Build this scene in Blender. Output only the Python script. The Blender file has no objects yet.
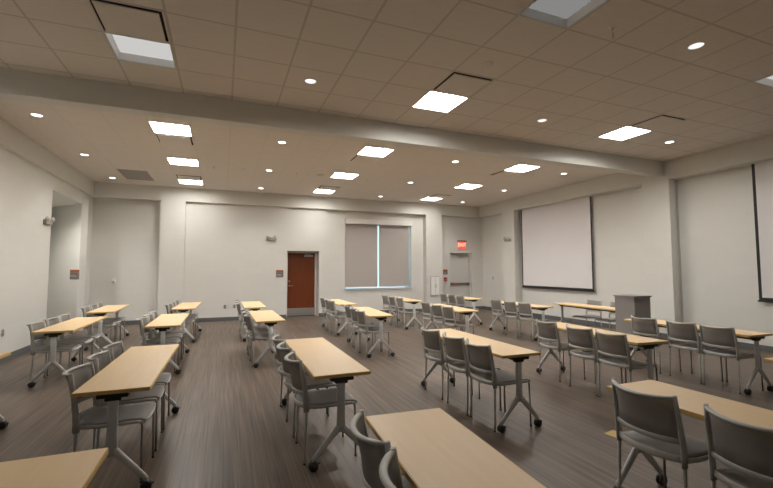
import bpy, bmesh, math, random
from math import sin, cos, radians as rad, pi
from mathutils import Vector, Matrix
random.seed(4)
S = bpy.context.scene
COL = S.collection
V = Vector

# ------------------------------------------------------------------ materials
def new_mat(name):
    m = bpy.data.materials.new(name); m.use_nodes = True
    nt = m.node_tree
    return m, nt, nt.nodes['Principled BSDF']
def mat(name, col, rough=.5, metal=0, spec=.5, bump=0, scale=60, var=0):
    m, nt, b = new_mat(name)
    b.inputs['Base Color'].default_value = (*col, 1)
    b.inputs['Roughness'].default_value = rough
    b.inputs['Metallic'].default_value = metal
    b.inputs['Specular IOR Level'].default_value = spec
    if bump or var:
        tc = nt.nodes.new('ShaderNodeTexCoord'); n = nt.nodes.new('ShaderNodeTexNoise')
        n.inputs['Scale'].default_value = scale; n.inputs['Detail'].default_value = 3
        nt.links.new(tc.outputs['Object'], n.inputs['Vector'])
        if bump:
            bp = nt.nodes.new('ShaderNodeBump'); bp.inputs['Strength'].default_value = bump
            bp.inputs['Distance'].default_value = .002
            nt.links.new(n.outputs['Fac'], bp.inputs['Height']); nt.links.new(bp.outputs['Normal'], b.inputs['Normal'])
        if var:
            mx = nt.nodes.new('ShaderNodeMix'); mx.data_type = 'RGBA'
            mx.inputs['A'].default_value = (*[c*(1-var) for c in col], 1)
            mx.inputs['B'].default_value = (*[min(1, c*(1+var)) for c in col], 1)
            nt.links.new(n.outputs['Fac'], mx.inputs['Factor']); nt.links.new(mx.outputs['Result'], b.inputs['Base Color'])
    return m
def emit(name, col, s):
    m = bpy.data.materials.new(name); m.use_nodes = True; nt = m.node_tree
    nt.nodes.clear(); e = nt.nodes.new('ShaderNodeEmission'); o = nt.nodes.new('ShaderNodeOutputMaterial')
    e.inputs['Color'].default_value = (*col, 1); e.inputs['Strength'].default_value = s
    nt.links.new(e.outputs[0], o.inputs[0]); return m

def N(nt, t, **k):
    n = nt.nodes.new(t)
    for a, v in k.items(): setattr(n, a, v)
    return n
def math_(nt, op, a, b=None):
    n = N(nt, 'ShaderNodeMath', operation=op)
    for i, v in enumerate((a, b)):
        if v is None: continue
        if isinstance(v, (int, float)): n.inputs[i].default_value = v
        else: nt.links.new(v, n.inputs[i])
    return n.outputs[0]
def mixc(nt, f, a, b):
    n = N(nt, 'ShaderNodeMix', data_type='RGBA')
    for k, v in (('Factor', f), ('A', a), ('B', b)):
        if isinstance(v, tuple): n.inputs[k].default_value = (*v, 1)
        elif isinstance(v, (int, float)): n.inputs[k].default_value = v
        else: nt.links.new(v, n.inputs[k])
    return n.outputs['Result']

def wall_paint():
    """painted block: faint courses and mottling"""
    m, nt, b = new_mat('painted_block')
    tc = N(nt, 'ShaderNodeTexCoord'); sp = N(nt, 'ShaderNodeSeparateXYZ'); nt.links.new(tc.outputs['Object'], sp.inputs[0])
    u = math_(nt, 'ADD', sp.outputs[0], sp.outputs[1])
    cb = N(nt, 'ShaderNodeCombineXYZ'); nt.links.new(u, cb.inputs[0]); nt.links.new(sp.outputs[2], cb.inputs[1])
    br = N(nt, 'ShaderNodeTexBrick'); nt.links.new(cb.outputs[0], br.inputs['Vector'])
    br.inputs['Scale'].default_value = 1; br.inputs['Brick Width'].default_value = .41; br.inputs['Row Height'].default_value = .205
    br.inputs['Mortar Size'].default_value = .005; br.inputs['Mortar Smooth'].default_value = .6
    br.inputs['Color1'].default_value = (*WALL, 1); br.inputs['Color2'].default_value = (*[c*.975 for c in WALL], 1)
    br.inputs['Mortar'].default_value = (*[c*.95 for c in WALL], 1)
    no = N(nt, 'ShaderNodeTexNoise'); no.inputs['Scale'].default_value = .9; nt.links.new(tc.outputs['Object'], no.inputs['Vector'])
    nt.links.new(mixc(nt, math_(nt, 'MULTIPLY', no.outputs['Fac'], .12), br.outputs['Color'], (.70, .62, .60)), b.inputs['Base Color'])
    bp = N(nt, 'ShaderNodeBump'); bp.inputs['Strength'].default_value = .12; bp.inputs['Distance'].default_value = .003
    nt.links.new(math_(nt, 'SUBTRACT', 1, br.outputs['Fac']), bp.inputs['Height']); nt.links.new(bp.outputs['Normal'], b.inputs['Normal'])
    b.inputs['Roughness'].default_value = .55
    return m
WALL = (.69, .685, .645)

def ceiling_mat(name, x0, px, y0, py, line):
    m, nt, b = new_mat(name)
    tc = N(nt, 'ShaderNodeTexCoord'); sp = N(nt, 'ShaderNodeSeparateXYZ'); nt.links.new(tc.outputs['Object'], sp.inputs[0])
    def ln(o, a, p, w):
        f = math_(nt, 'FRACT', math_(nt, 'DIVIDE', math_(nt, 'SUBTRACT', o, a - 100*p), p))
        d = math_(nt, 'MINIMUM', f, math_(nt, 'SUBTRACT', 1, f))
        return math_(nt, 'LESS_THAN', d, w/p)
    L = math_(nt, 'MAXIMUM', ln(sp.outputs[0], x0, px, .012), ln(sp.outputs[1], y0, py, .012))
    no = N(nt, 'ShaderNodeTexNoise'); no.inputs['Scale'].default_value = 5; no.inputs['Detail'].default_value = 4
    mp = N(nt, 'ShaderNodeMapping'); mp.inputs['Scale'].default_value = (1, 5, 1)
    nt.links.new(tc.outputs['Object'], mp.inputs[0]); nt.links.new(mp.outputs[0], no.inputs['Vector'])
    base = mixc(nt, no.outputs['Fac'], tuple(c*.93 for c in CEIL), tuple(c*1.06 for c in CEIL))
    nt.links.new(mixc(nt, L, base, tuple(c*line for c in CEIL)), b.inputs['Base Color'])
    fine = N(nt, 'ShaderNodeTexNoise'); fine.inputs['Scale'].default_value = 160; nt.links.new(tc.outputs['Object'], fine.inputs['Vector'])
    bp = N(nt, 'ShaderNodeBump'); bp.inputs['Strength'].default_value = .15; bp.inputs['Distance'].default_value = .002
    nt.links.new(fine.outputs['Fac'], bp.inputs['Height']); nt.links.new(bp.outputs['Normal'], b.inputs['Normal'])
    b.inputs['Roughness'].default_value = .9
    return m
CEIL = (.74, .69, .635)

def floor_mat():
    m, nt, b = new_mat('streaked_plank_floor')
    tc = N(nt, 'ShaderNodeTexCoord'); sp = N(nt, 'ShaderNodeSeparateXYZ'); nt.links.new(tc.outputs['Object'], sp.inputs[0])
    cb = N(nt, 'ShaderNodeCombineXYZ'); nt.links.new(sp.outputs[1], cb.inputs[0]); nt.links.new(sp.outputs[0], cb.inputs[1])
    br = N(nt, 'ShaderNodeTexBrick'); nt.links.new(cb.outputs[0], br.inputs['Vector'])
    br.offset = .37
    for k, v in (('Scale', 1), ('Brick Width', 1.22), ('Row Height', .153), ('Mortar Size', .0016), ('Mortar Smooth', .3)): br.inputs[k].default_value = v
    br.inputs['Color1'].default_value = (.80, .80, .80, 1); br.inputs['Color2'].default_value = (1, 1, 1, 1); br.inputs['Mortar'].default_value = (.55, .55, .55, 1)
    def streak(sx, sy, det):
        mp = N(nt, 'ShaderNodeMapping'); mp.inputs['Scale'].default_value = (sx, sy, 1)
        n = N(nt, 'ShaderNodeTexNoise'); n.inputs['Scale'].default_value = 1; n.inputs['Detail'].default_value = det
        nt.links.new(tc.outputs['Object'], mp.inputs[0]); nt.links.new(mp.outputs[0], n.inputs['Vector'])
        return n.outputs['Fac']
    s1 = streak(70, 1.0, 5); s2 = streak(16, .5, 2)
    r = N(nt, 'ShaderNodeValToRGB'); e = r.color_ramp.elements
    e[0].position = .36; e[0].color = (.062, .043, .032, 1); e[1].position = .64; e[1].color = (.190, .143, .108, 1)
    nt.links.new(math_(nt, 'ADD', math_(nt, 'MULTIPLY', s1, .65), math_(nt, 'MULTIPLY', s2, .35)), r.inputs[0])
    mu = N(nt, 'ShaderNodeMix', data_type='RGBA', blend_type='MULTIPLY'); mu.inputs['Factor'].default_value = .7
    nt.links.new(r.outputs[0], mu.inputs['A']); nt.links.new(br.outputs['Color'], mu.inputs['B'])
    nt.links.new(mu.outputs['Result'], b.inputs['Base Color'])
    b.inputs['Roughness'].default_value = .42; b.inputs['Specular IOR Level'].default_value = .35
    return m

def maple():
    m, nt, b = new_mat('maple_laminate')
    tc = N(nt, 'ShaderNodeTexCoord'); mp = N(nt, 'ShaderNodeMapping'); mp.inputs['Scale'].default_value = (40, 2.2, 20)
    n = N(nt, 'ShaderNodeTexNoise'); n.inputs['Scale'].default_value = 1; n.inputs['Detail'].default_value = 4
    nt.links.new(tc.outputs['Object'], mp.inputs[0]); nt.links.new(mp.outputs[0], n.inputs['Vector'])
    nt.links.new(mixc(nt, n.outputs['Fac'], (.78, .555, .315), (.86, .65, .395)), b.inputs['Base Color'])
    b.inputs['Roughness'].default_value = .38; b.inputs['Specular IOR Level'].default_value = .35
    return m
def cherry():
    m, nt, b = new_mat('cherry_veneer')
    tc = N(nt, 'ShaderNodeTexCoord'); mp = N(nt, 'ShaderNodeMapping'); mp.inputs['Scale'].default_value = (25, 25, 1.5)
    n = N(nt, 'ShaderNodeTexNoise'); n.inputs['Scale'].default_value = 1; n.inputs['Detail'].default_value = 4
    nt.links.new(tc.outputs['Object'], mp.inputs[0]); nt.links.new(mp.outputs[0], n.inputs['Vector'])
    nt.links.new(mixc(nt, n.outputs['Fac'], (.11, .024, .005), (.20, .046, .010)), b.inputs['Base Color'])
    b.inputs['Roughness'].default_value = .35
    return m
def mesh_fabric(name, col, open_):
    """woven mesh: fine weave lets some of what is behind through"""
    m, nt, b = new_mat(name)
    b.inputs['Roughness'].default_value = .75
    tc = N(nt, 'ShaderNodeTexCoord'); n = N(nt, 'ShaderNodeTexNoise'); n.inputs['Scale'].default_value = 300
    nt.links.new(tc.outputs['Object'], n.inputs['Vector'])
    nt.links.new(mixc(nt, n.outputs['Fac'], tuple(c*.8 for c in col), tuple(c*1.2 for c in col)), b.inputs['Base Color'])
    tr = N(nt, 'ShaderNodeBsdfTransparent'); mx = N(nt, 'ShaderNodeMixShader'); mx.inputs[0].default_value = open_
    out = nt.nodes['Material Output']
    nt.links.new(b.outputs[0], mx.inputs[1]); nt.links.new(tr.outputs[0], mx.inputs[2]); nt.links.new(mx.outputs[0], out.inputs[0])
    return m

def blind_mat():
    m, nt, b = new_mat('blind_fabric'); b.inputs['Base Color'].default_value = (.60, .545, .51, 1); b.inputs['Roughness'].default_value = .85
    tr = N(nt, 'ShaderNodeBsdfTranslucent'); tr.inputs['Color'].default_value = (.50, .42, .37, 1); mx = N(nt, 'ShaderNodeMixShader'); mx.inputs[0].default_value = .3
    nt.links.new(b.outputs[0], mx.inputs[1]); nt.links.new(tr.outputs[0], mx.inputs[2]); nt.links.new(mx.outputs[0], nt.nodes['Material Output'].inputs[0])
    return m
M = dict(
    wall=wall_paint(), ceil_a=ceiling_mat('ceiling_tile_near', -1.19, .6285, 3.045, .5975, .76),
    ceil_b=ceiling_mat('ceiling_tile_far', -1.19, .6285, 7.56, .587, .93), floor=floor_mat(), maple=maple(), cherry=cherry(),
    band=mat('edge_band', (.68, .45, .15), .45), silver=mat('silver_powder_coat', (.60, .61, .61), .42, .15, var=.05, scale=30),
    frame=mat('grey_chair_frame', (.45, .45, .43), .45, .05, var=.05, scale=40),
    mesh=mesh_fabric('grey_mesh_back', (.27, .25, .23), .25), seat=mesh_fabric('grey_mesh_seat', (.30, .29, .28), .06),
    tube=mat('dull_steel_tube', (.24, .225, .205), .4, .4),
    black=mat('black_plastic', (.012, .012, .013), .45), rubber=mat('caster_rubber', (.02, .02, .02), .6),
    base=mat('rubber_baseboard', (.11, .115, .12), .55), white=mat('white_plastic', (.62, .62, .58), .45),
    metal=mat('brushed_steel', (.50, .50, .49), .35, .85, bump=.05, scale=200), blind=blind_mat(),
    cabinet=mat('white_enamel', (.80, .80, .77), .4), casing=mat('white_blind_casing', (.80, .77, .73), .5), screen=mat('matte_screen', (.73, .70, .705), .8, var=.02, scale=2), border=mat('screen_border', (.012, .012, .014), .6),
    plaque=mat('diffuser_plate', (.70, .655, .60), .6), dark=mat('duct_dark', (.02, .018, .016), .8), grille=mat('return_grille', (.36, .33, .31), .6),
    tray=mat('light_reflector', (.85, .85, .83), .4), podium=mat('grey_laminate', (.27, .25, .24), .55, var=.06, scale=25), podium_top=mat('grey_laminate_top', (.28, .26, .25), .45),
    orange=mat('orange_sign', (.34, .085, .02), .5), signgrey=mat('sign_grey', (.16, .13, .13), .5), signlight=mat('sign_light', (.55, .52, .5), .5),
    red=mat('alarm_red', (.45, .04, .03), .4), paint=mat('door_paint', (.63, .62, .58), .5), yellow=mat('yellow_tape', (.50, .36, .10), .55),
    lamp=emit('troffer_lens', (1, .96, .91), 50), lamp_wall=emit('troffer_lens_wall', (1, .96, .91), 26), lamp_mid=emit('troffer_lens_mid', (1, .98, .95), .42), lamp_off=emit('troffer_lens_low', (1, .99, .98), .17), lamp_front=emit('troffer_lens_front', (1, .96, .91), 40), lamp_added=emit('troffer_lens_added', (1, .96, .91), 3),
    can=emit('downlight_lens', (1, .98, .94), 4), can_dim=emit('downlight_lens_dim', (1, .99, .97), .8),
    exitlit=emit('exit_red', (1, .085, .04), 1.0), exitletters=emit('exit_letters', (1, .42, .34), 1.5),
)
g, nt, b = new_mat('window_glass'); b.inputs['Roughness'].default_value = .02; b.inputs['Transmission Weight'].default_value = 1; b.inputs['Base Color'].default_value = (.85, .95, .97, 1); b.inputs['IOR'].default_value = 1.1
M['glass'] = g

# ------------------------------------------------------------------ mesh helpers
def bx(bm, x0, x1, y0, y1, z0, z1, mi=0, bev=0):
    r = bmesh.ops.create_cube(bm, size=1)
    for v in r['verts']:
        v.co = V(((x0+x1)/2 + v.co.x*(x1-x0), (y0+y1)/2 + v.co.y*(y1-y0), (z0+z1)/2 + v.co.z*(z1-z0)))
    fs = {f for v in r['verts'] for f in v.link_faces}
    for f in fs: f.material_index = mi
    if bev:
        es = list({e for v in r['verts'] for e in v.link_edges})
        rr = bmesh.ops.bevel(bm, geom=es, offset=bev, segments=2, affect='EDGES', profile=.6)
        for f in rr['faces']: f.material_index = mi; f.smooth = True
def sweep(bm, pts, radii, n=10, mi=0, side=None, flat=None):
    """elliptic tube through pts; radii: (a along side, b across) per point"""
    pts = [V(p) for p in pts]; rings = []
    for i, p in enumerate(pts):
        t = (pts[min(i+1, len(pts)-1)] - pts[max(i-1, 0)]).normalized()
        s = V(side) if side else (V((0, 0, 1)) if abs(t.z) < .9 else V((1, 0, 0)))
        s = (s - t*s.dot(t)).normalized(); w = t.cross(s)
        r = radii[i] if isinstance(radii, list) else radii
        a, b_ = r if isinstance(r, tuple) else (r, r)
        ring = []
        for k in range(n):
            c, d = cos(2*pi*k/n), sin(2*pi*k/n)
            if flat: c = math.copysign(abs(c)**flat, c); d = math.copysign(abs(d)**flat, d)
            ring.append(bm.verts.new(p + s*a*c + w*b_*d))
        rings.append(ring)
    for A, B in zip(rings, rings[1:]):
        for k in range(n):
            f = bm.faces.new((A[k], A[(k+1) % n], B[(k+1) % n], B[k])); f.smooth = True; f.material_index = mi
    for R, rev in ((rings[0], True), (rings[-1], False)):
        f = bm.faces.new(R[::-1] if rev else R); f.material_index = mi
def cyl(bm, p, q, r, n=16, mi=0): sweep(bm, [p, q], r, n, mi)
def lathe(bm, prof, c=(0, 0, 0), n=24, axis='z', mi=0):
    rings = []
    for r, h in prof:
        ring = []
        for k in range(n):
            a = 2*pi*k/n; o = V((r*cos(a), r*sin(a), h))
            if axis == 'y': o = V((o.x, o.z, o.y))
            if axis == 'x': o = V((o.z, o.x, o.y))
            ring.append(bm.verts.new(V(c)+o))
        rings.append(ring)
    for A, B in zip(rings, rings[1:]):
        for k in range(n):
            f = bm.faces.new((A[k], A[(k+1) % n], B[(k+1) % n], B[k])); f.smooth = True; f.material_index = mi
    for R in (rings[0], rings[-1]):
        f = bm.faces.new(R); f.material_index = mi
def sheet(bm, grid, t, mi=0):
    """solid curved panel from a grid of points, thickness t along the local normal"""
    nr, nc = len(grid), len(grid[0]); top = []; bot = []
    for i in range(nr):
        a = []; c = []
        for j in range(nc):
            du = V(grid[min(i+1, nr-1)][j]) - V(grid[max(i-1, 0)][j]); dv = V(grid[i][min(j+1, nc-1)]) - V(grid[i][max(j-1, 0)])
            n = du.cross(dv).normalized()*t/2; p = V(grid[i][j])
            a.append(bm.verts.new(p+n)); c.append(bm.verts.new(p-n))
        top.append(a); bot.append(c)
    def q(*v, sm=True):
        f = bm.faces.new(v); f.smooth = sm; f.material_index = mi
    for i in range(nr-1):
        for j in range(nc-1):
            q(top[i][j], top[i+1][j], top[i+1][j+1], top[i][j+1]); q(bot[i][j], bot[i][j+1], bot[i+1][j+1], bot[i+1][j])
    for i in range(nr-1):
        q(top[i][0], bot[i][0], bot[i+1][0], top[i+1][0], sm=False); q(top[i][-1], top[i+1][-1], bot[i+1][-1], bot[i][-1], sm=False)
    for j in range(nc-1):
        q(top[0][j], top[0][j+1], bot[0][j+1], bot[0][j], sm=False); q(top[-1][j], bot[-1][j], bot[-1][j+1], top[-1][j+1], sm=False)

def obj(name, build, mats, parent=None, loc=None):
    bm = bmesh.new(); build(bm); bmesh.ops.recalc_face_normals(bm, faces=bm.faces[:])
    me = bpy.data.meshes.new(name); bm.to_mesh(me); bm.free()
    for m in (mats if isinstance(mats, (list, tuple)) else [mats]): me.materials.append(m)
    o = bpy.data.objects.new(name, me); COL.objects.link(o)
    if parent: o.parent = parent
    if loc: o.location = loc
    return o
def tag(o, label, cat, group=None):
    o['label'] = label; o['category'] = cat
    if group: o['group'] = group
    return o
def thing(name, label, cat, loc=(0, 0, 0), rz=0, group=None):
    o = bpy.data.objects.new(name, None); COL.objects.link(o); o.location = loc; o.rotation_euler = (0, 0, rz)
    o.empty_display_size = .1
    return tag(o, label, cat, group)
def struct(name, build, mats, label=None, parent=None):
    o = obj(name, build, mats, parent); o['kind'] = 'structure'
    if label: o['label'] = label
    return o
def copy_thing(o, loc, rz, label=None, group=None):
    def rec(s, par):
        c = s.copy(); COL.objects.link(c); c.parent = par
        for ch in [x for x in COL.objects if x.parent == s]: rec(ch, c)
        return c
    r = rec(o, None); r.location = loc; r.rotation_euler = (0, 0, rz)
    if label: r['label'] = label
    if group: r['group'] = group
    return r

# ------------------------------------------------------------------ room
XL, XR, YB, ZC, ZS = -3.36, 9.27, 13.42, 4.0, 3.59
XW, Y0 = -3.44, -3.6            # left wall face, wall behind the photographer
YT = 14.25                        # outside of the far wall
ALC = [(XW, 10.75), (-4.75, 10.75), (-4.75, 14.19), (XW, 12.74)]   # alcove plan

def rects(x0, x1, z0, z1, holes):
    xs = sorted({x0, x1, *[h[0] for h in holes], *[h[1] for h in holes]}); zs = sorted({z0, z1, *[h[2] for h in holes], *[h[3] for h in holes]})
    for a, b_ in zip(xs, xs[1:]):
        for c, d in zip(zs, zs[1:]):
            mx, mz = (a+b_)/2, (c+d)/2
            if not any(h[0] < mx < h[1] and h[2] < mz < h[3] for h in holes): yield a, b_, c, d

def fl(bm):
    bx(bm, XW-.3, XR+.5, Y0-.2, YT, -.12, 0)
    bx(bm, -4.9, XW-.3, 10.6, 14.3, -.12, 0)
struct('floor', fl, M['floor'], 'grey brown streaked plank floor')

DOOR1 = (1.93, 2.98, 0, 2.17); WIN = (3.92, 6.44, .88, 3.2); DOOR2 = (8.08, 9.07, 0, 2.2)
def wb(bm):
    segs = [(-3.62, -1.73, 13.67, []), (-1.73, -1.07, 13.6, []), (-1.07, 3.21, 13.54, [DOOR1]), (3.21, 6.94, 13.67, [WIN]), (6.94, 7.61, 13.6, []), (7.61, 9.8, 13.67, [DOOR2])]
    for a, b_, y, h in segs:
        for x0, x1, z0, z1 in rects(a, b_, 0, ZC, h): bx(bm, x0, x1, y, YT, z0, z1)
struct('wall_back', wb, M['wall'], 'far painted block wall with shallow recessed bays')
def wr(bm):
    for a, b_ in ((Y0, 6.09), (6.74, 11.38), (12.01, 13.67)): bx(bm, 9.57, 9.8, a, b_, 0, ZC)
    for a, b_ in ((6.09, 6.74), (11.38, 12.01)): bx(bm, 9.5, 9.8, a, b_, 0, ZC)
struct('wall_right', wr, M['wall'], 'right painted block wall behind the projection screens')
def wl(bm):
    for y0, y1, z0, z1 in rects(Y0, 13.67, 0, ZC, [(10.75, 12.74, 0, 3.28)]): bx(bm, XW-(.02 if y0 > 12.7 else .18), XW, y0, y1, z0, z1)
struct('wall_left', wl, M['wall'], 'left painted block wall with an alcove near the far corner')
struct('wall_front', lambda bm: bx(bm, XW-.2, 9.8, Y0-.2, Y0, 0, ZC), M['wall'])
def alc(bm):
    # side wall, far angled wall, lid of the alcove
    bx(bm, -4.9, XW-.18, 10.6, 10.75, 0, 3.4)
    bx(bm, -4.9, -4.75, 10.75, 14.3, 0, 3.4)
    a, b_ = V((XW, 12.74, 0)), V((-4.8, 14.24, 0)); d = (b_-a).normalized(); n = V((d.y, -d.x, 0))*-.15
    if n.y < 0: n = -n
    vs = []
    for z in (0, 3.4):
        vs.append([bm.verts.new(p + V((0, 0, z))) for p in (a, b_, b_+n, a+n)])
    L, U = vs
    bm.faces.new(L[::-1]); bm.faces.new(U)
    for k in range(4): bm.faces.new((L[k], L[(k+1) % 4], U[(k+1) % 4], U[k]))
    bx(bm, -4.9, XW-.18, 10.6, 14.3, 3.28, 3.45)
struct('wall_alcove', alc, M['wall'], 'angled wall inside the left alcove')

# ceiling: grid of faces with openings where fittings sit
fit = []   # (kind, x0,x1,y0,y1, ...)
CX = [(-1.19, -.58), (2.58, 3.19), (6.37, 6.98)]
yr = {1: (2.445, 3.045), 2: (4.83, 5.43), 3: (7.56, 8.15), 4: (9.90, 10.49), 5: (12.2, 12.79), 0: (.05, .65), -1: (-2.35, -1.75)}
troffers = [(cx, yr[r], ci, r) for ci, cx in enumerate(CX) for r in (1, 2, 3, 4, 5)]
troffers += [(CX[1], yr[0], 1, 0), (CX[2], yr[0], 2, 0), (CX[0], yr[0], 0, 0)]  # unseen panels above the camera, added to light the front of the room
vents = [(CX[0], (4.22, 4.82), 0, 2), (CX[1], (4.22, 4.82), 1, 2), (CX[2], (4.22, 4.82), 2, 2), (CX[0], (8.16, 8.74), 0, 3), (CX[1], (8.16, 8.74), 1, 3), (CX[2], (8.16, 8.74), 2, 3),
         (CX[0], (11.61, 12.19), 0, 5), (CX[1], (11.61, 12.19), 1, 5), (CX[2], (11.61, 12.19), 2, 5)]
ret = ((-2.44, -1.82), (11.5, 12.66))
holes = [(c[0], c[1], y[0], y[1]) for c, y, _, _ in troffers + vents] + [(*ret[0], *ret[1])]
def ce(bm):
    for (a, b_, mi) in ((Y0, 6.3, 0), (6.3, YB, 1)):
        hs = [h for h in holes if a < h[2] < b_]
        for x0, x1, y0, y1 in rects(XL, XR, a, b_, hs):
            f = bm.faces.new([bm.verts.new(p) for p in ((x0, y0, ZC), (x0, y1, ZC), (x1, y1, ZC), (x1, y0, ZC))]); f.material_index = mi
    bx(bm, XW-.2, 9.8, Y0-.2, YT, ZC+.35, ZC+.4, 0)
struct('ceiling', ce, [M['ceil_a'], M['ceil_b']], 'brown grey suspended tile ceiling')
k = [0]
def trim(label, *boxes, m='wall', bev=0):
    k[0] += 1
    return struct('trim_%d' % k[0], lambda bm: [bx(bm, *q, 0, bev) for q in boxes], M[m], label)
trim('painted beam crossing the room under the ceiling', (XL, XR, 6.17, 6.39, 3.69, ZC+.3))
trim('soffit along the left wall', (XW-.18, XL, Y0, 13.42, ZS, ZC+.3))
trim('soffit along the far wall', (XW-.18, 9.8, YB, 13.7, ZS, ZC+.3))
trim('soffit along the right wall', (XR, 9.8, Y0, YB, ZS, ZC+.3))
trim('pilaster on the far wall left of the wooden door', (-1.73, -1.07, YB, 13.62, 0, ZS))
trim('pilaster on the far wall right of the window', (6.94, 7.61, YB, 13.62, 0, ZS))
trim('pilaster on the right wall under the beam', (XR, 9.52, 6.09, 6.74, 0, ZS))
trim('pilaster on the right wall near the far corner', (XR, 9.52, 11.38, 12.01, 0, ZS))
def base(name, *boxes): struct(name, lambda bm: [bx(bm, *q, 0, .003) for q in boxes], M['base'], 'dark grey rubber baseboard')
H = .115; t = .012
base('baseboard_left', (XW, XW+t, Y0, 10.75, 0, H), (XW, XW+t, 12.74, 13.66, 0, H))
base('baseboard_back', (XW+t, -1.73, 13.67-t, 13.67, 0, H), (-1.73-t, -1.07+t, YB-t, YB, 0, H), (-1.07, 1.92, 13.54-t, 13.54, 0, H), (2.98, 3.21, 13.54-t, 13.54, 0, H),
     (3.21, 6.94, 13.67-t, 13.67, 0, H), (6.94-t, 7.61+t, YB-t, YB, 0, H), (7.61, 8.08, 13.67-t, 13.67, 0, H), (9.07, 9.57, 13.67-t, 13.67, 0, H))
base('baseboard_right', (9.57-t, 9.57, Y0, 6.09, 0, H), (XR-t, XR, 6.09, 6.74, 0, H), (9.57-t, 9.57, 6.74, 11.38, 0, H), (XR-t, XR, 11.38, 12.01, 0, H), (9.57-t, 9.57, 12.01, 13.65, 0, H),
     (XR, 9.57-t, 6.09-t, 6.09, 0, H), (XR, 9.57-t, 11.38-t, 11.38, 0, H))

# ------------------------------------------------------------------ doors
def door(name, label, x0, x1, top, ly, leafmat, wood):
    e = bpy.data.objects.new(name, None); COL.objects.link(e); e.location = ((x0+x1)/2, ly, 0); e['kind'] = 'structure'; e['label'] = label
    cx = (x0+x1)/2; h = (x1-x0)/2
    def P(n, f, m, l=None):
        o = obj(n, f, m, e)
        if l: o['label'] = l
        return o
    P('door_frame', lambda bm: (bx(bm, -h, -h+.05, -.06, .1, 0, top, 0, .003), bx(bm, h-.05, h, -.06, .12, 0, top, 0, .003), bx(bm, -h+.05, h-.05, -.06, .12, top-.055, top, 0, .003)), M['paint'])
    leaf = P('door_leaf', lambda bm: bx(bm, -h+.053, h-.053, 0, .045, .01, top-.06, 0, .002), leafmat)
    if wood:
        P('kick_plate', lambda bm: bx(bm, -h+.06, h-.06, -.004, 0, .02, .27, 0, .001), M['metal'], 'brushed steel kick plate')
        def hd(bm):
            lathe(bm, [(.026, 0), (.026, -.008), (.012, -.01), (.011, -.05), (0.004, -.052)], (-h+.12, 0, 1.02), 16, 'y')
            sweep(bm, [(-h+.12, -.05, 1.02), (-h+.2, -.052, 1.02), (-h+.235, -.045, 1.015)], [(.009, .007), (.009, .007), (.007, .006)], 10)
            lathe(bm, [(.026, 0), (.026, -.01), (.018, -.014), (0.002, -.014)], (-h+.12, 0, 1.17), 16, 'y')
        P('lever_handle', hd, M['metal'], 'steel lever handle with round deadbolt above')
        def cl(bm):
            bx(bm, h-.42, h-.12, -.05, 0, top-.17, top-.1, 0, .008)
            sweep(bm, [(h-.2, -.055, top-.09), (h-.42, -.14, top-.08), (h-.3, -.03, top-.07)], .008, 8)
        P('door_closer', cl, M['metal'], 'grey door closer box')
    else:
        def pb(bm):
            bx(bm, -h+.08, h-.08, -.075, -.035, .96, 1.04, 0, .01)
            bx(bm, -h+.07, -h+.2, -.08, 0, .95, 1.05, 0, .008); bx(bm, h-.14, h-.07, -.08, 0, .95, 1.05, 0, .008)
            bx(bm, -h+.22, -h+.46, -.079, -.074, .97, 1.02, 1)
        P('panic_bar', pb, [M['signgrey'], M['orange']], 'dark push bar with a red strip')
        def cl(bm):
            bx(bm, -.02, .22, -.05, 0, top-.16, top-.10, 0, .006)
            sweep(bm, [(0, -.055, top-.09), (-.2, -.12, top-.08), (-.1, -.03, top-.07)], .008, 8)
        P('door_closer', cl, M['metal'], 'grey door closer box')
    return e
door('door_1', 'cherry wood door with steel kick plate', 1.95, 2.97, 2.165, 13.96, M['cherry'], True)
door('door_2', 'white painted exit door with dark push bar', 8.09, 9.06, 2.19, 13.82, M['paint'], False)
struct('wall_door_backing', lambda bm: (bx(bm, 1.7, 3.2, YT, YT+.05, 0, 2.4), bx(bm, 7.9, 9.3, YT, YT+.05, 0, 2.4)), M['wall'])

# ------------------------------------------------------------------ window and blinds
w = bpy.data.objects.new('window_1', None); COL.objects.link(w); w.location = (0, 0, 0); w['kind'] = 'structure'; w['label'] = 'wide window behind two roller blinds'
x0, x1, z0, z1 = WIN
def wf(bm):
    bx(bm, x0, x0+.05, 13.82, 13.9, z0, z1); bx(bm, x1-.02, x1, 13.82, 13.9, z0, z1); bx(bm, x0, x1, 13.82, 13.9, z0, z0+.015); bx(bm, x0, x1, 13.82, 13.9, z1-.05, z1)
obj('window_frame', wf, M['white'], w)
obj('pane', lambda bm: bx(bm, x0+.05, x1-.02, 13.855, 13.862, z0+.015, z1-.05), M['glass'], w)
obj('window_sill', lambda bm: bx(bm, x0-.04, x1+.04, 13.63, 13.84, z0-.03, z0, 0, .004), M['white'], w)
def blind(xa, xb, lab):
    t_ = thing('roller_blind', lab, 'blind', ((xa+xb)/2, 13.73, z0), 0, 'roller blinds on the window')
    hw = (xb-xa)/2; top = z1-z0
    obj('blind_fabric', lambda bm: bx(bm, -hw, hw, -.001, .001, .07, top), M['blind'], t_)
    obj('hem_bar', lambda bm: sweep(bm, [(-hw, 0, .066), (hw, 0, .066)], (.012, .006), 8), M['casing'], t_)
blind(x0+.012, 5.135, 'grey roller blind covering the left half of the window')
blind(5.19, x1-.09, 'grey roller blind covering the right half of the window')
h_ = thing('blind_casing', 'white blind casing box above the window', 'blind casing', ((x0+x1)/2, 13.62, 3.16))
hw = (x1-x0)/2+.02
obj('cover', lambda bm: bx(bm, -hw, hw, -.035, .05, 0, .17, 0, .005), M['casing'], h_)
obj('end_cap', lambda bm: (bx(bm, -hw-.008, -hw, -.035, .05, 0, .17, 0, .002)), M['white'], h_)
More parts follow.
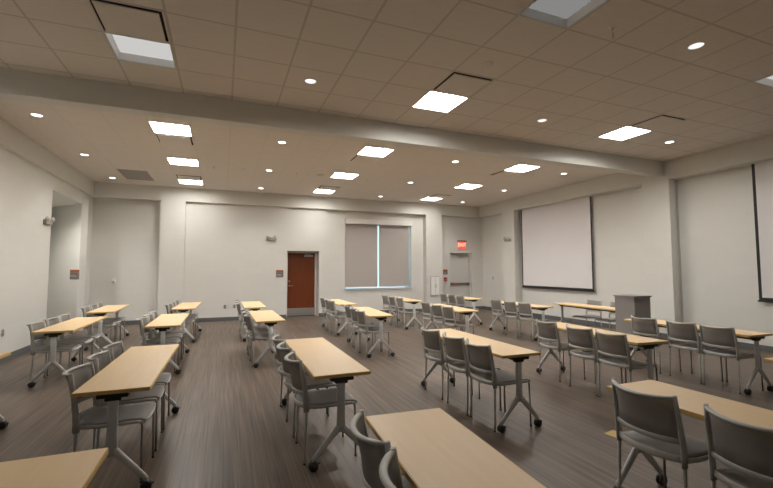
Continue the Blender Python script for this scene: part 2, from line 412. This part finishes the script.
obj('end_cap', lambda bm: (bx(bm, hw, hw+.008, -.035, .05, 0, .17, 0, .002)), M['white'], h_)
tag(obj('blind_chain', lambda bm: sweep(bm, [(6.365, 13.69, 3.16), (6.366, 13.69, 1.2), (6.37, 13.685, 1.13), (6.375, 13.69, 1.2), (6.374, 13.69, 3.16)], .004, 6), M['casing']), 'thin bead chain hanging at the right edge of the window blind', 'chain')

# ------------------------------------------------------------------ projection screens
def screen(y0, y1, zb, lab):
    t_ = thing('projection_screen', lab, 'projection screen', (9.49, (y0+y1)/2, zb), 0, 'projection screens on the right wall')
    hy = (y1-y0)/2; top = 3.72-zb
    obj('screen_surface', lambda bm: bx(bm, -.002, .002, -hy, hy, .0, top), M['screen'], t_)
    def bd(bm):
        for s in (-1, 1): bx(bm, -.0045, -.002, s*hy-(.05 if s > 0 else 0), s*hy+(.05 if s < 0 else 0), 0, top)
        bx(bm, -.0045, -.002, -hy+.05, hy-.05, 0, .055)
    obj('black_border', bd, M['border'], t_)
    obj('weight_bar', lambda bm: sweep(bm, [(0, -hy-.02, -.012), (0, hy+.02, -.012)], (.016, .012), 10), M['border'], t_)
    obj('screen_housing', lambda bm: bx(bm, -.06, .07, -hy-.08, hy+.08, top-.02, top+.12, 0, .01), M['white'], t_)
screen(8.37, 11.27, .965, 'pulled down white projection screen between the two right wall pilasters')
screen(1.72, 4.64, .965, 'white projection screen cut off by the right edge of the picture')

# ------------------------------------------------------------------ ceiling fittings
places_x = ['left', 'middle', 'right']
rown = {0: 'added out of sight overhead as fill', 1: 'nearest the camera', 2: 'just in front of the beam', 3: 'just behind the beam', 4: 'halfway between beam and far wall', 5: 'nearest the far wall'}
def make_troffer(mat_, ln):
    e = thing('ceiling_light', 'x', 'ceiling light', (0, 0, ZC))
    hx, hy = .304, .297
    def tray(bm):   # sloped reflector well, open below
        for (ax, ay), (bx_, by), z in (((hx, hy), (hx-.02, hy-.02), .085),):
            o = [V((s*ax, u*ay, .0)) for s, u in ((-1, -1), (1, -1), (1, 1), (-1, 1))]; i = [V((s*bx_, u*by, z)) for s, u in ((-1, -1), (1, -1), (1, 1), (-1, 1))]
            O = [bm.verts.new(p) for p in o]; I = [bm.verts.new(p) for p in i]
            for q in range(4): bm.faces.new((O[q], O[(q+1) % 4], I[(q+1) % 4], I[q]))
        bx(bm, -hx+.02, hx-.02, -hy+.02, hy-.02, .086, .1)
    obj('reflector', tray, M['tray'], e)
    def fr(bm):
        for s in (-1, 1):
            bx(bm, s*hx-.008, s*hx+.008, -hy-.008, hy+.008, -.006, .004); bx(bm, -hx+.008, hx-.008, s*hy-.008, s*hy+.008, -.006, .004)
    obj('frame', fr, M['white'], e)
    obj('diffuser', lambda bm: bx(bm, -hx+.03, hx-.03, -hy+.03, hy-.03, .076, .084), mat_, e)
    return e
tro = {}
def lens_for(ci, r):
    if r == 1: return 'lamp_mid' if ci == 2 else 'lamp_off'
    if r == 2: return 'lamp_mid' if ci == 0 else 'lamp_front'
    return {0: 'lamp_added', 3: 'lamp', 4: 'lamp', 5: 'lamp_wall'}[r]
for c, y, ci, r in troffers:
    key = lens_for(ci, r); loc = ((c[0]+c[1])/2, (y[0]+y[1])/2, ZC)
    if key not in tro: e = tro[key] = make_troffer(M[key], 0); e.location = loc
    else: e = copy_thing(tro[key], loc, 0)
    e['label'] = 'square recessed ceiling light, %s line of lights, %s' % (places_x[ci], rown[r])
    e['group'] = 'square ceiling lights'
def make_vent():
    e = thing('air_diffuser', 'x', 'air vent', (0, 0, ZC)); hx, hy = .304, .29
    def fr(bm):
        for s in (-1, 1):
            bx(bm, s*hx-.01, s*hx+.01, -hy-.01, hy+.01, -.006, .004); bx(bm, -hx+.01, hx-.01, s*hy-.01, s*hy+.01, -.006, .004)
    obj('frame', fr, M['plaque'], e)
    obj('duct_box', lambda bm: [bx(bm, -hx, hx, -hy, hy, .05, .06)] + [bx(bm, s*hx-.005, s*hx+.005, -hy, hy, .004, .05) for s in (-1, 1)] + [bx(bm, -hx, hx, s*hy-.005, s*hy+.005, .004, .05) for s in (-1, 1)], M['dark'], e)
    obj('centre_plate', lambda bm: bx(bm, -hx+.035, hx-.035, -hy+.035, hy-.035, -.020, -.010, 0, .003), M['plaque'], e)
    return e
v0 = None
vn = {2: 'in front of the beam', 3: 'behind the beam', 5: 'near the far wall'}
for c, y, ci, r in vents:
    loc = ((c[0]+c[1])/2, (y[0]+y[1])/2, ZC)
    if v0 is None: v0 = make_vent(); v0.location = loc; e = v0
    else: e = copy_thing(v0, loc, 0)
    e['label'] = 'square slot air diffuser next to a ceiling light, %s line, %s' % (places_x[ci], vn[r]); e['group'] = 'square air diffusers'
e = thing('return_grille', 'grey rectangular return air grille in the ceiling near the far left corner', 'air vent', (sum(ret[0])/2, sum(ret[1])/2, ZC))
hx, hy = .31, .58
obj('frame', lambda bm: [bx(bm, s*hx-.015, s*hx+.015, -hy-.015, hy+.015, -.006, .006) for s in (-1, 1)] + [bx(bm, -hx+.015, hx-.015, s*hy-.015, s*hy+.015, -.006, .006) for s in (-1, 1)], M['grille'], e)
obj('louvres', lambda bm: [bx(bm, -hx+.01, hx-.01, -hy+.02+i*.04, -hy+.048+i*.04, -.003, .004) for i in range(28)], M['grille'], e)
obj('duct_box', lambda bm: bx(bm, -hx, hx, -hy, hy, .02, .03), M['dark'], e)

def make_can(m_):
    e = thing('downlight', 'x', 'downlight', (0, 0, ZC))
    obj('trim_ring', lambda bm: lathe(bm, [(.088, .002), (.088, -.005), (.072, -.007), (.07, -.002), (.07, .002)]), M['white'], e)
    obj('lens', lambda bm: lathe(bm, [(.0695, .001), (.0695, -.003), (.0005, -.0035)]), m_, e)
    return e
cans = {}
cx_names = {-2.78: 'along the left wall', 1.0: 'left of centre', 4.84: 'right of centre', 8.04: 'along the right wall'}
shift = {(4.84, 2.76): -.09, (4.84, 5.15): -.03, (8.04, 5.15): -.12}
cy_names = {2.76: 'nearest the camera', 5.15: 'just before the beam', 7.9: 'just behind the beam', 10.3: 'midway to the far wall', 12.66: 'closest to the far wall'}
for cxp in cx_names:  # before the beam, those out of view are added to light the front bay
    for cyp in cy_names:
        m_ = M['can_dim'] if cyp < 5.5 and cxp < 8 else M['can']
        if m_.name not in cans: e = cans[m_.name] = make_can(m_); e.location = (cxp+shift.get((cxp, cyp), 0), cyp, ZC)
        else: e = copy_thing(cans[m_.name], (cxp+shift.get((cxp, cyp), 0), cyp, ZC), 0)
        e['label'] = 'small round recessed downlight %s, %s' % (cx_names[cxp], cy_names[cyp]); e['group'] = 'round downlights'
        L = bpy.data.lights.new('downlight_lamp', 'SPOT'); L.energy = 26 if cyp > 6 else (42 if cyp > 4 else 5); L.spot_size = rad(95 if cyp > 6 else 165); L.spot_blend = .8; L.shadow_soft_size = .06; L.color = (1, .97, .90)
        o = bpy.data.objects.new('downlight_lamp', L); COL.objects.link(o); o.location = (cxp+shift.get((cxp, cyp), 0), cyp, ZC-.03)
        o['_p'] = e.name
for o in [o for o in COL.objects if '_p' in o]:
    o.location = (0, 0, -.03); o.parent = COL.objects[o['_p']]; del o['_p']

e = copy_thing(cans['downlight_lens'], (-4.0, 11.9, 3.28), 0, 'added fill downlight inside the left alcove, out of view', 'round downlights')  # unseen downlight added to brighten the angled alcove wall
for c_ in [c_ for c_ in COL.objects if c_.parent == e and c_.type == 'LIGHT']: bpy.data.objects.remove(c_)
L = bpy.data.lights.new('alcove_fill', 'SPOT'); L.energy = 95; L.spot_size = rad(150); L.spot_blend = .8; L.shadow_soft_size = .06; L.color = (1, .97, .92)
o = bpy.data.objects.new('alcove_fill', L); COL.objects.link(o); o.location = (0, 0, -.03); o.parent = e

def sprinkler(x, y, lab, L=.05):
    e = thing('sprinkler_head', lab, 'sprinkler', (x, y, ZC), 0, 'ceiling sprinklers')
    obj('escutcheon', lambda bm: lathe(bm, [(.035, .006), (.035, 0), (.033, -.006), (.012, -.009)], n=16), M['white'], e)
    def bd(bm):
        cyl(bm, (0, 0, -.008), (0, 0, -L*.5), .008, 8); cyl(bm, (0, 0, -L*.5), (0, 0, -L), .004, 8, 1); cyl(bm, (0, 0, -L), (0, 0, -L-.004), .02, 12)
    obj('sprinkler_body', bd, [M['white'], M['red']], e)
sprinkler(3.60, 2.85, 'small red and white sprinkler head hanging near the top edge of the picture', .12)
sprinkler(-.25, 10.38, 'small sprinkler head right of the left line of ceiling lights')
sprinkler(1.68, 10.3, 'small sprinkler head between a round downlight and a ceiling speaker')
sprinkler(3.58, 10.32, 'small sprinkler head right of the middle line of ceiling lights')
def disc(x, y, lab, r=.07):
    e = thing('smoke_detector', lab, 'smoke detector', (x, y, ZC), 0, 'round ceiling detectors')
    obj('base_ring', lambda bm: lathe(bm, [(r, 0), (r, -.006), (r*.9, -.008)]), M['plaque'], e)
    obj('cap', lambda bm: lathe(bm, [(r*.8, -.008), (r*.75, -.014), (r*.3, -.017), (.002, -.018)]), M['plaque'], e)
disc(2.87, 3.93, 'round ceiling disc behind the near middle slot diffuser')
disc(2.28, 10.31, 'round ceiling disc beside the middle line of lights', .09)
disc(.4, 10.35, 'round ceiling disc left of the wooden door side downlights', .06)

# ------------------------------------------------------------------ wall fittings
def em_light(loc, rz, lab):
    e = thing('emergency_light', lab, 'emergency light', loc, rz, 'twin head emergency lights')
    obj('housing', lambda bm: bx(bm, -.15, .15, -.07, 0, -.05, .05, 0, .012), M['grille'], e)
    for s in (-1, 1):
        hd = obj('lamp_head', lambda bm: lathe(bm, [(.03, .02), (.05, -.01), (.055, -.05), (.05, -.055)], (s*.11, -.05, .07), 16, 'y'), M['white'], e)
        obj('lens', lambda bm: lathe(bm, [(.048, -.056), (.03, -.06), (.002, -.061)], (s*.11, -.05, .07), 16, 'y'), M['signlight'], hd)
em_light((1.42, 13.542, 2.54), 0, 'white twin head emergency light on the far wall left of the wooden door')
em_light((9.272, 11.69, 2.58), rad(-90), 'white emergency light on the right wall pilaster beside the screen')
em_light((XW-.001, 10.47, 2.55), rad(90), 'white emergency light on the left wall before the alcove')

def room_sign(loc, rz, lab, w=.2, h=.2):
    e = thing('room_sign', lab, 'sign', loc, rz, 'orange and grey room signs')
    obj('backplate', lambda bm: bx(bm, -w/2, w/2, -.008, 0, -h/2, h/2-.065, 0, .001), M['signgrey'], e)
    obj('header_strip', lambda bm: bx(bm, -w/2, w/2, -.01, 0, h/2-.063, h/2, 0, .001), M['orange'], e)
    obj('text_lines', lambda bm: (bx(bm, -w/2+.02, w*.15, -.0095, -.008, -.03, -.02), bx(bm, -w/2+.02, w*.3, -.0095, -.008, -.06, -.052)), M['signlight'], e)
room_sign((1.70, 13.538, 1.43), 0, 'orange and grey room sign on the wall left of the wooden door', .23, .23)
room_sign((7.87, 13.668, 1.46), 0, 'orange and dark room sign left of the white exit door', .19, .19)
ang = math.atan2(1.5, -1.36)
room_sign((-3.572, 12.878, 1.44), ang-pi, 'dark red and brown sign on the angled wall of the left alcove', .42, .25)

e = thing('fire_alarm_pull', 'red fire alarm pull station under the sign beside the exit door', 'fire alarm', (7.87, 13.668, 1.18))
obj('housing', lambda bm: bx(bm, -.06, .06, -.045, 0, -.07, .07, 0, .006), M['red'], e)
obj('pull_handle', lambda bm: (bx(bm, -.035, .035, -.06, -.045, -.03, -.015, 0, .003), bx(bm, -.012, .012, -.055, -.045, -.015, .02, 0, .002)), M['white'], e)

def label_text(body, size, parent, m, loc, rot):
    c = bpy.data.curves.new('letters', 'FONT'); c.body = body; c.size = size; c.align_x = 'CENTER'; c.align_y = 'CENTER'; c.extrude = .002; c.offset = .004
    o = bpy.data.objects.new('tmp', c); COL.objects.link(o)
    bpy.context.view_layer.update()
    me = bpy.data.meshes.new_from_object(o.evaluated_get(bpy.context.evaluated_depsgraph_get())); me.name = 'letters'
    bpy.data.objects.remove(o)
    me.materials.clear(); me.materials.append(m)
    q = bpy.data.objects.new('letters', me); COL.objects.link(q); q.parent = parent; q.location = loc; q.rotation_euler = rot
    return q
e = thing('exit_sign', 'glowing red EXIT sign above the white exit door', 'exit sign', (8.6, 13.668, 2.5))
obj('canopy', lambda bm: bx(bm, -.19, .19, -.07, 0, .13, .18, 0, .004), M['signgrey'], e)
obj('sign_face', lambda bm: bx(bm, -.15, .15, -.045, -.015, -.13, .13, 0, .002), M['exitlit'], e)
label_text('EXIT', .17, e, M['exitletters'], (0, -.048, 0), (rad(90), 0, 0))

e = thing('access_panel', 'white two leaf wall cabinet between the window and the exit door', 'wall cabinet', (7.28, 13.422, .95))
obj('cabinet_body', lambda bm: bx(bm, -.19, .19, -.03, 0, -.37, .37, 0, .004), M['signlight'], e)
for s in (-1, 1):
    d = obj('cabinet_door', lambda bm: bx(bm, -.08, .08, -.045, -.03, -.33, .33, 0, .003), M['cabinet'], e, loc=(s*.087, 0, 0))
    obj('pull', lambda bm: bx(bm, -s*.055-.006, -s*.055+.006, -.056, -.045, -.07, .07, 0, .002), M['signgrey'] if s > 0 else M['white'], d)

def outlet(loc, rz, lab, w=.075, h=.12, dark=False):
    e = thing('wall_outlet', lab, 'outlet', loc, rz, 'wall plates')
    obj('cover_plate', lambda bm: bx(bm, -w/2, w/2, -.007, 0, -h/2, h/2, 0, .002), M['metal'] if dark else M['white'], e)
    obj('sockets', lambda bm: [bx(bm, -.017, .017, -.009, -.006, s*.028-.014, s*.028+.014, 0, .002) for s in (-1, 1)], M['signgrey'], e)
outlet((.08, 13.538, .43), 0, 'left one of two small outlets low on the far wall', dark=True)
outlet((.35, 13.538, .43), 0, 'right one of two small outlets low on the far wall', dark=True)
outlet((XW+.002, 8.9, .5), rad(90), 'steel outlet plate low on the left wall', dark=True)
outlet((9.568, 13.0, 1.22), rad(-90), 'light switch plate on the right wall beyond the pilaster', dark=True)
outlet((3.08, 13.538, .5), 0, 'small outlet plate low on the wall right of the wooden door', dark=True)
e = thing('thermostat', 'small white wall unit on the far wall behind the left tables', 'thermostat', (-2.87, 13.668, 1.22))
obj('housing', lambda bm: bx(bm, -.05, .05, -.04, 0, -.06, .1, 0, .012), M['cabinet'], e)
obj('dial', lambda bm: lathe(bm, [(.04, -.04), (.036, -.055), (.002, -.057)], (0, 0, .0), 20, 'y'), M['signlight'], e)

# ------------------------------------------------------------------ lectern
e = thing('lectern', 'grey laminate lectern standing at the end of the table facing the room', 'lectern', (7.33, 5.56, 0))
LX, LY, LZ = .44, .42, 1.02
def pod(bm):   # carcass open to the speaker (+X) side
    bx(bm, 0, .02, 0, LY, .06, LZ); bx(bm, .02, LX, 0, .02, .06, LZ); bx(bm, .02, LX, LY-.02, LY, .06, LZ); bx(bm, .02, LX, .02, LY-.02, .06, .08)
obj('body', pod, M['podium'], e)
obj('shelf', lambda bm: bx(bm, .02, LX-.02, .02, LY-.02, .6, .62), M['podium'], e)
obj('plinth', lambda bm: bx(bm, .02, LX-.02, .02, LY-.02, 0, .06), M['black'], e)
def ptop(bm):
    vs = []
    for dz in (0, .025):
        vs.append([bm.verts.new(p) for p in ((-.02, -.02, LZ+dz), (LX+.03, -.02, LZ+dz), (LX+.03, LY+.02, LZ+dz), (-.02, LY+.02, LZ+dz))])
    bm.faces.new(vs[0][::-1]); bm.faces.new(vs[1])
    for q in range(4): bm.faces.new((vs[0][q], vs[0][(q+1) % 4], vs[1][(q+1) % 4], vs[1][q]))
obj('top', ptop, M['podium_top'], e)

tag(obj('floor_tape', lambda bm: bx(bm, -.08, .08, -.06, .06, 0, .0015), M['yellow'], loc=(3.49, 2.9, 0)), 'yellow tape patch stuck on the floor behind the near right chair', 'floor tape').rotation_euler = (0, 0, rad(12))

# ------------------------------------------------------------------ table
TL, TW, TH = 1.785, .458, .737
def make_table():
    e = thing('flip_top_table', 'x', 'table')
    def top(bm):
        bx(bm, -TW/2+.003, TW/2-.003, -TL/2+.003, TL/2-.003, TH-.026, TH, 0, .0015)
    tp = obj('tabletop', top, M['maple'], e)
    def band(bm):
        a, b_ = TW/2, TL/2
        for s in (-1, 1):
            bx(bm, s*a-.0035, s*a+.0035, -b_, b_, TH-.027, TH-.0015, 0, .001); bx(bm, -a, a, s*b_-.0035, s*b_+.0035, TH-.027, TH-.0015, 0, .001)
    obj('edge_band', band, M['band'], tp)
    obj('crossbar', lambda bm: bx(bm, -.02, .02, -.82, .82, .655, .69, 0, .004), M['black'], e)
    for s in (-1, 1):
        def br(bm):
            bx(bm, -.095, .095, s*.835-.045, s*.835+.02, TH-.06, TH-.0265, 0, .006)
            bx(bm, -.05, .05, s*.83-.03, s*.83+.02, TH-.085, TH-.055, 0, .006)
        obj('flip_bracket', br, M['black'], e)
        Y = s*.838
        def leg(bm):
            sweep(bm, [(0, Y, TH-.075), (0, Y, .5), (0, Y, .33), (0, Y, .27)], [(.033, .017), (.034, .017), (.037, .018), (.030, .018)], 14, side=(1, 0, 0), flat=.75)
            for u in (-1, 1):
                sweep(bm, [(u*.0, Y, .325), (u*.035, Y, .285), (u*.10, Y, .215), (u*.165, Y, .145), (u*.205, Y, .10), (u*.218, Y, .082)],
                      [(.030, .017), (.028, .017), (.024, .016), (.021, .015), (.019, .015), (.017, .014)], 12, side=(0, 0, 1), flat=.8)
                cyl(bm, (u*.218, Y, .095), (u*.218, Y, .062), .012, 10)
        lg = obj('leg', leg, M['silver'], e)
        for u in (-1, 1):
            def cas(bm):
                for q in (-1, 1): lathe(bm, [(.004, -.009), (.034, -.008), (.037, -.003), (.037, .003), (.034, .008), (.004, .009)], (u*.218, Y+q*.013, .037), 20, 'y')
                bx(bm, u*.218-.022, u*.218+.022, Y-.012, Y+.012, .045, .068, 0, .006)
                bx(bm, u*.218+.02, u*.218+.05, Y-.008, Y+.008, .048, .056, 0, .002)
            obj('caster', cas, M['rubber'], lg)
    return e

# ------------------------------------------------------------------ chair (faces +X)
def bow(xe, xm, z, hwid, n=9, zm=0):
    out = []
    for i in range(n):
        u = -1+2*i/(n-1); out.append((xm+(xe-xm)*abs(u)**2.2, u*hwid, z+zm*(1-u*u)))
    return out
def make_chair():
    e = thing('stacking_chair', 'x', 'chair')
    # mesh back between two bowed rails
    zs = [(.565, -.190, -.252), (.64, -.195, -.262), (.72, -.205, -.278), (.805, -.220, -.306)]
    obj('mesh_backrest', lambda bm: sheet(bm, [bow(a, b_, z, .196, 11, -.006 if z > .79 else 0) for z, a, b_ in zs], .005), M['mesh'], e)
    def bf(bm):
        p = bow(-.218, -.309, .812, .208, 13, -.012); sweep(bm, p, [(.008, .009)]+[(.010, .017)]*11+[(.008, .009)], 10, side=(0, 0, 1))
        p = bow(-.186, -.252, .557, .206, 13); sweep(bm, p, (.017, .009), 10, side=(0, 0, 1))
        for s in (-1, 1):
            sweep(bm, [(-.220, s*.206, .824), (-.208, s*.209, .74), (-.192, s*.212, .65), (-.180, s*.214, .56), (-.172, s*.215, .48), (-.170, s*.214, .41)],
                  [(.014, .009), (.017, .010), (.019, .010), (.021, .011), (.025, .012), (.024, .011)], 10, side=(1, 0, 0))
    obj('back_frame', bf, M['frame'], e)
    def sf(bm):
        p = bow(-.168, -.238, .452, .212, 13); sweep(bm, p, (.021, .010), 10, side=(0, 0, 1))
        for s in (-1, 1):
            sweep(bm, [(-.18, s*.210, .448), (-.05, s*.213, .436), (.1, s*.212, .438), (.20, s*.206, .440), (.243, s*.196, .430)], [(.018, .012), (.014, .012), (.013, .012), (.013, .012), (.010, .010)], 10, side=(0, 0, 1))
        sweep(bm, [(.244, -.20, .432), (.256, -.1, .430), (.259, 0, .429), (.256, .1, .430), (.244, .20, .432)], (.012, .014), 10, side=(0, 0, 1))
        for x in (-.1, .12): sweep(bm, [(x, -.20, .425), (x, .20, .425)], .008, 8)
    obj('seat_frame', sf, M['frame'], e)
    def st(bm):
        g_ = []
        for x, z in ((-.225, .458), (-.15, .449), (-.05, .443), (.05, .444), (.15, .450), (.23, .448), (.260, .436)):
            g_.append([(x+(.035*(v/.2)**2 if x < -.2 else 0), v, z+.006*(v/.2)**2) for v in [-.2+.04*i for i in range(11)]])
        sheet(bm, g_, .008)
    obj('seat', st, M['seat'], e)
    for s in (-1, 1):
        def rl(bm):
            sweep(bm, [(-.172, s*.214, .43), (-.174, s*.216, .30), (-.178, s*.218, .12), (-.182, s*.219, .006)], [(.014, .010), (.0105, .009), (.009, .0085), (.0085, .0085)], 10, side=(1, 0, 0))
        o = obj('leg', rl, M['frame'], e)
        obj('glide', lambda bm: cyl(bm, (-.182, s*.219, 0), (-.182, s*.219, .012), .011, 10), M['black'], o)
        def flg(bm):
            sweep(bm, [(.228, s*.203, .437), (.240, s*.207, .41), (.243, s*.210, .2), (.246, s*.212, .006)], .0085, 10)
        o = obj('leg', flg, M['tube'], e)
        obj('glide', lambda bm: cyl(bm, (.246, s*.212, 0), (.246, s*.212, .012), .0105, 10), M['black'], o)
    return e

table0 = make_table(); chair0 = make_chair(); used = [False, False]
def place(proto, i, loc, rz, label, group):
    if not used[i]:
        used[i] = True; proto.location = loc; proto.rotation_euler = (0, 0, rz); proto['label'] = label; proto['group'] = group; return proto
    return copy_thing(proto, loc, rz, label, group)
ords = {1: 'first', 2: 'second', 3: 'third', 4: 'fourth', 5: 'fifth', 6: 'sixth'}
rows = {1: 'front row', 2: 'second row', 3: 'third row', 4: 'back row'}
# (row, column, x, y, angle, chair offsets along the table (near -> far), chair distance)
D = -.075
TABLES = [
    (1, 2, -.71, 1.41, 0, [], D), (2, 1, -2.2, 4.40, 0, [], D),
    (3, 1, -2.12, 7.75, 0, [-.52, .06, .56], D), (4, 1, -2.25, 10.48, -2, [-.52, .04, .56], D),
    (2, 2, -.68, 4.26, .8, [-.48, .07, .57], D), (3, 2, -.81, 7.78, 0, [-.50, .05, .56], D), (4, 2, -.745, 10.62, 1.5, [-.54, .02, .56], D),
    (1, 3, .93, 1.33, 4, [.05, .54], -.06), (2, 3, .91, 4.09, .4, [-.49, .08, .58], D), (3, 3, .73, 7.76, -.6, [-.54, 0, .55], D), (4, 3, .68, 10.33, 0, [-.54, .02, .56], D),
    (1, 4, 2.77, 1.27, 0, [.0, .57], D), (2, 4, 2.74, 4.16, .8, [-.585, -.10, .48], D), (3, 4, 2.71, 7.75, 4, [(-.585, -.078), (-.1, -.078), (.49, -.078)], D), (4, 4, 2.79, 10.31, 1, [(-.585, -.09), (-.11, -.078), (.48, -.078)], D),
    (1, 5, 4.87, 1.37, 1, [.5], D), (2, 5, 4.62, 4.13, 4.5, [(-.585, -.078), (-.11, -.10), (.55, -.078)], D), (3, 5, 4.60, 7.89, 3.3, [(-.585, -.078), (-.1, -.1), (.49, -.09)], D), (4, 5, 4.71, 10.6, 2, [(-.585, -.085), (-.1, -.12), (.48, -.12)], D),
    (2, 6, 6.36, 3.98, 3, [(-.57, -.078), (-.1, -.08), (.48, -.078)], D), (3, 6, 6.6, 8.0, 1.5, [(-.585, -.078), (-.105, -.1), (.48, -.078)], D), (4, 6, 6.62, 10.67, 3, [(-.585, -.078), (-.09, -.078), (.475, -.078)], D),
]
pos = {3: ['nearest', 'middle', 'farthest'], 2: ['nearer', 'farther'], 1: ['single']}
for r, c, x, y, a, offs, dx in TABLES:
    A = rad(a); d = V((sin(A), cos(A), 0)); q = V((d.y, -d.x, 0))
    if (r, c) == (1, 2): lab = 'maple topped table cut off at the bottom left corner of the picture'
    elif (r, c) == (2, 1): lab = 'maple topped table barely showing at the left edge of the picture'
    elif (r, c) == (1, 3): lab = 'large foreground maple topped table at the bottom centre, two chair backs beside it'
    elif (r, c) == (1, 5): lab = 'maple topped table whose corner shows at the right edge of the picture'
    else: lab = 'maple topped folding table on casters, %s, %s column from the left wall' % (rows[r], ords[c])
    place(table0, 0, (x, y, 0), -A, lab, 'maple topped tables in rows')
    for i, s in enumerate(offs):
        s, dx_ = s if isinstance(s, tuple) else (s, dx)
        p = V((x, y, 0)) + d*s + q*(dx_ - random.uniform(0, .008))
        if len(offs) == 3: lab = 'grey mesh back chair, %s of three at the %s table, %s column from left' % (pos[3][i], rows[r], ords[c])
        elif len(offs) == 2: lab = 'grey mesh back chair, %s of two at the %s table, %s column from left' % (pos[2][i], rows[r], ords[c])
        else: lab = 'grey mesh back chair cut off by the right edge of the picture'
        place(chair0, 1, p, -A + rad(random.uniform(-2, 2)), lab, 'grey mesh back chairs at the tables')
# presenters' table by the lectern, its chairs on the wall side
A = rad(3); place(table0, 0, (7.70, 6.95, 0), -A, 'maple topped table near the right wall, one end behind the grey lectern', 'maple topped tables in rows')
place(chair0, 1, (8.02, 7.28, 0), pi-A, 'grey mesh back chair facing the room under the screen, left of two', 'chairs facing the room')
place(chair0, 1, (7.98, 6.62, 0), pi-A-.03, 'grey mesh back chair facing the room, partly hidden by the lectern', 'chairs facing the room')

# ------------------------------------------------------------------ world, camera, view
W = bpy.data.worlds.new('World'); S.world = W; W.use_nodes = True
bg = W.node_tree.nodes['Background']; bg.inputs['Color'].default_value = (.62, .86, 1, 1); bg.inputs['Strength'].default_value = 1.1

f, yaw, pitch, roll, h = 408.7, rad(21.77), rad(3.55), rad(-.08), 1.563
F = V((sin(yaw)*cos(pitch), cos(yaw)*cos(pitch), sin(pitch))); R0 = V((cos(yaw), -sin(yaw), 0)); U0 = R0.cross(F)
R = R0*cos(roll)+U0*sin(roll); U = U0*cos(roll)-R0*sin(roll)
cam = bpy.data.cameras.new('camera'); co = bpy.data.objects.new('camera', cam); COL.objects.link(co)
cam.sensor_width = 36; cam.lens = f/773*36; cam.clip_start = .05
mw = Matrix((( R.x, U.x, -F.x, 0), (R.y, U.y, -F.y, 0), (R.z, U.z, -F.z, h), (0, 0, 0, 1)))
co.matrix_world = mw
S.camera = co
S.view_settings.view_transform = 'Standard'; S.view_settings.look = 'None'; S.view_settings.gamma = 1; S.view_settings.use_curve_mapping = False
S.view_settings.exposure = .5
S.cycles.use_denoising = True
S.cycles.max_bounces = 8; S.cycles.diffuse_bounces = 5
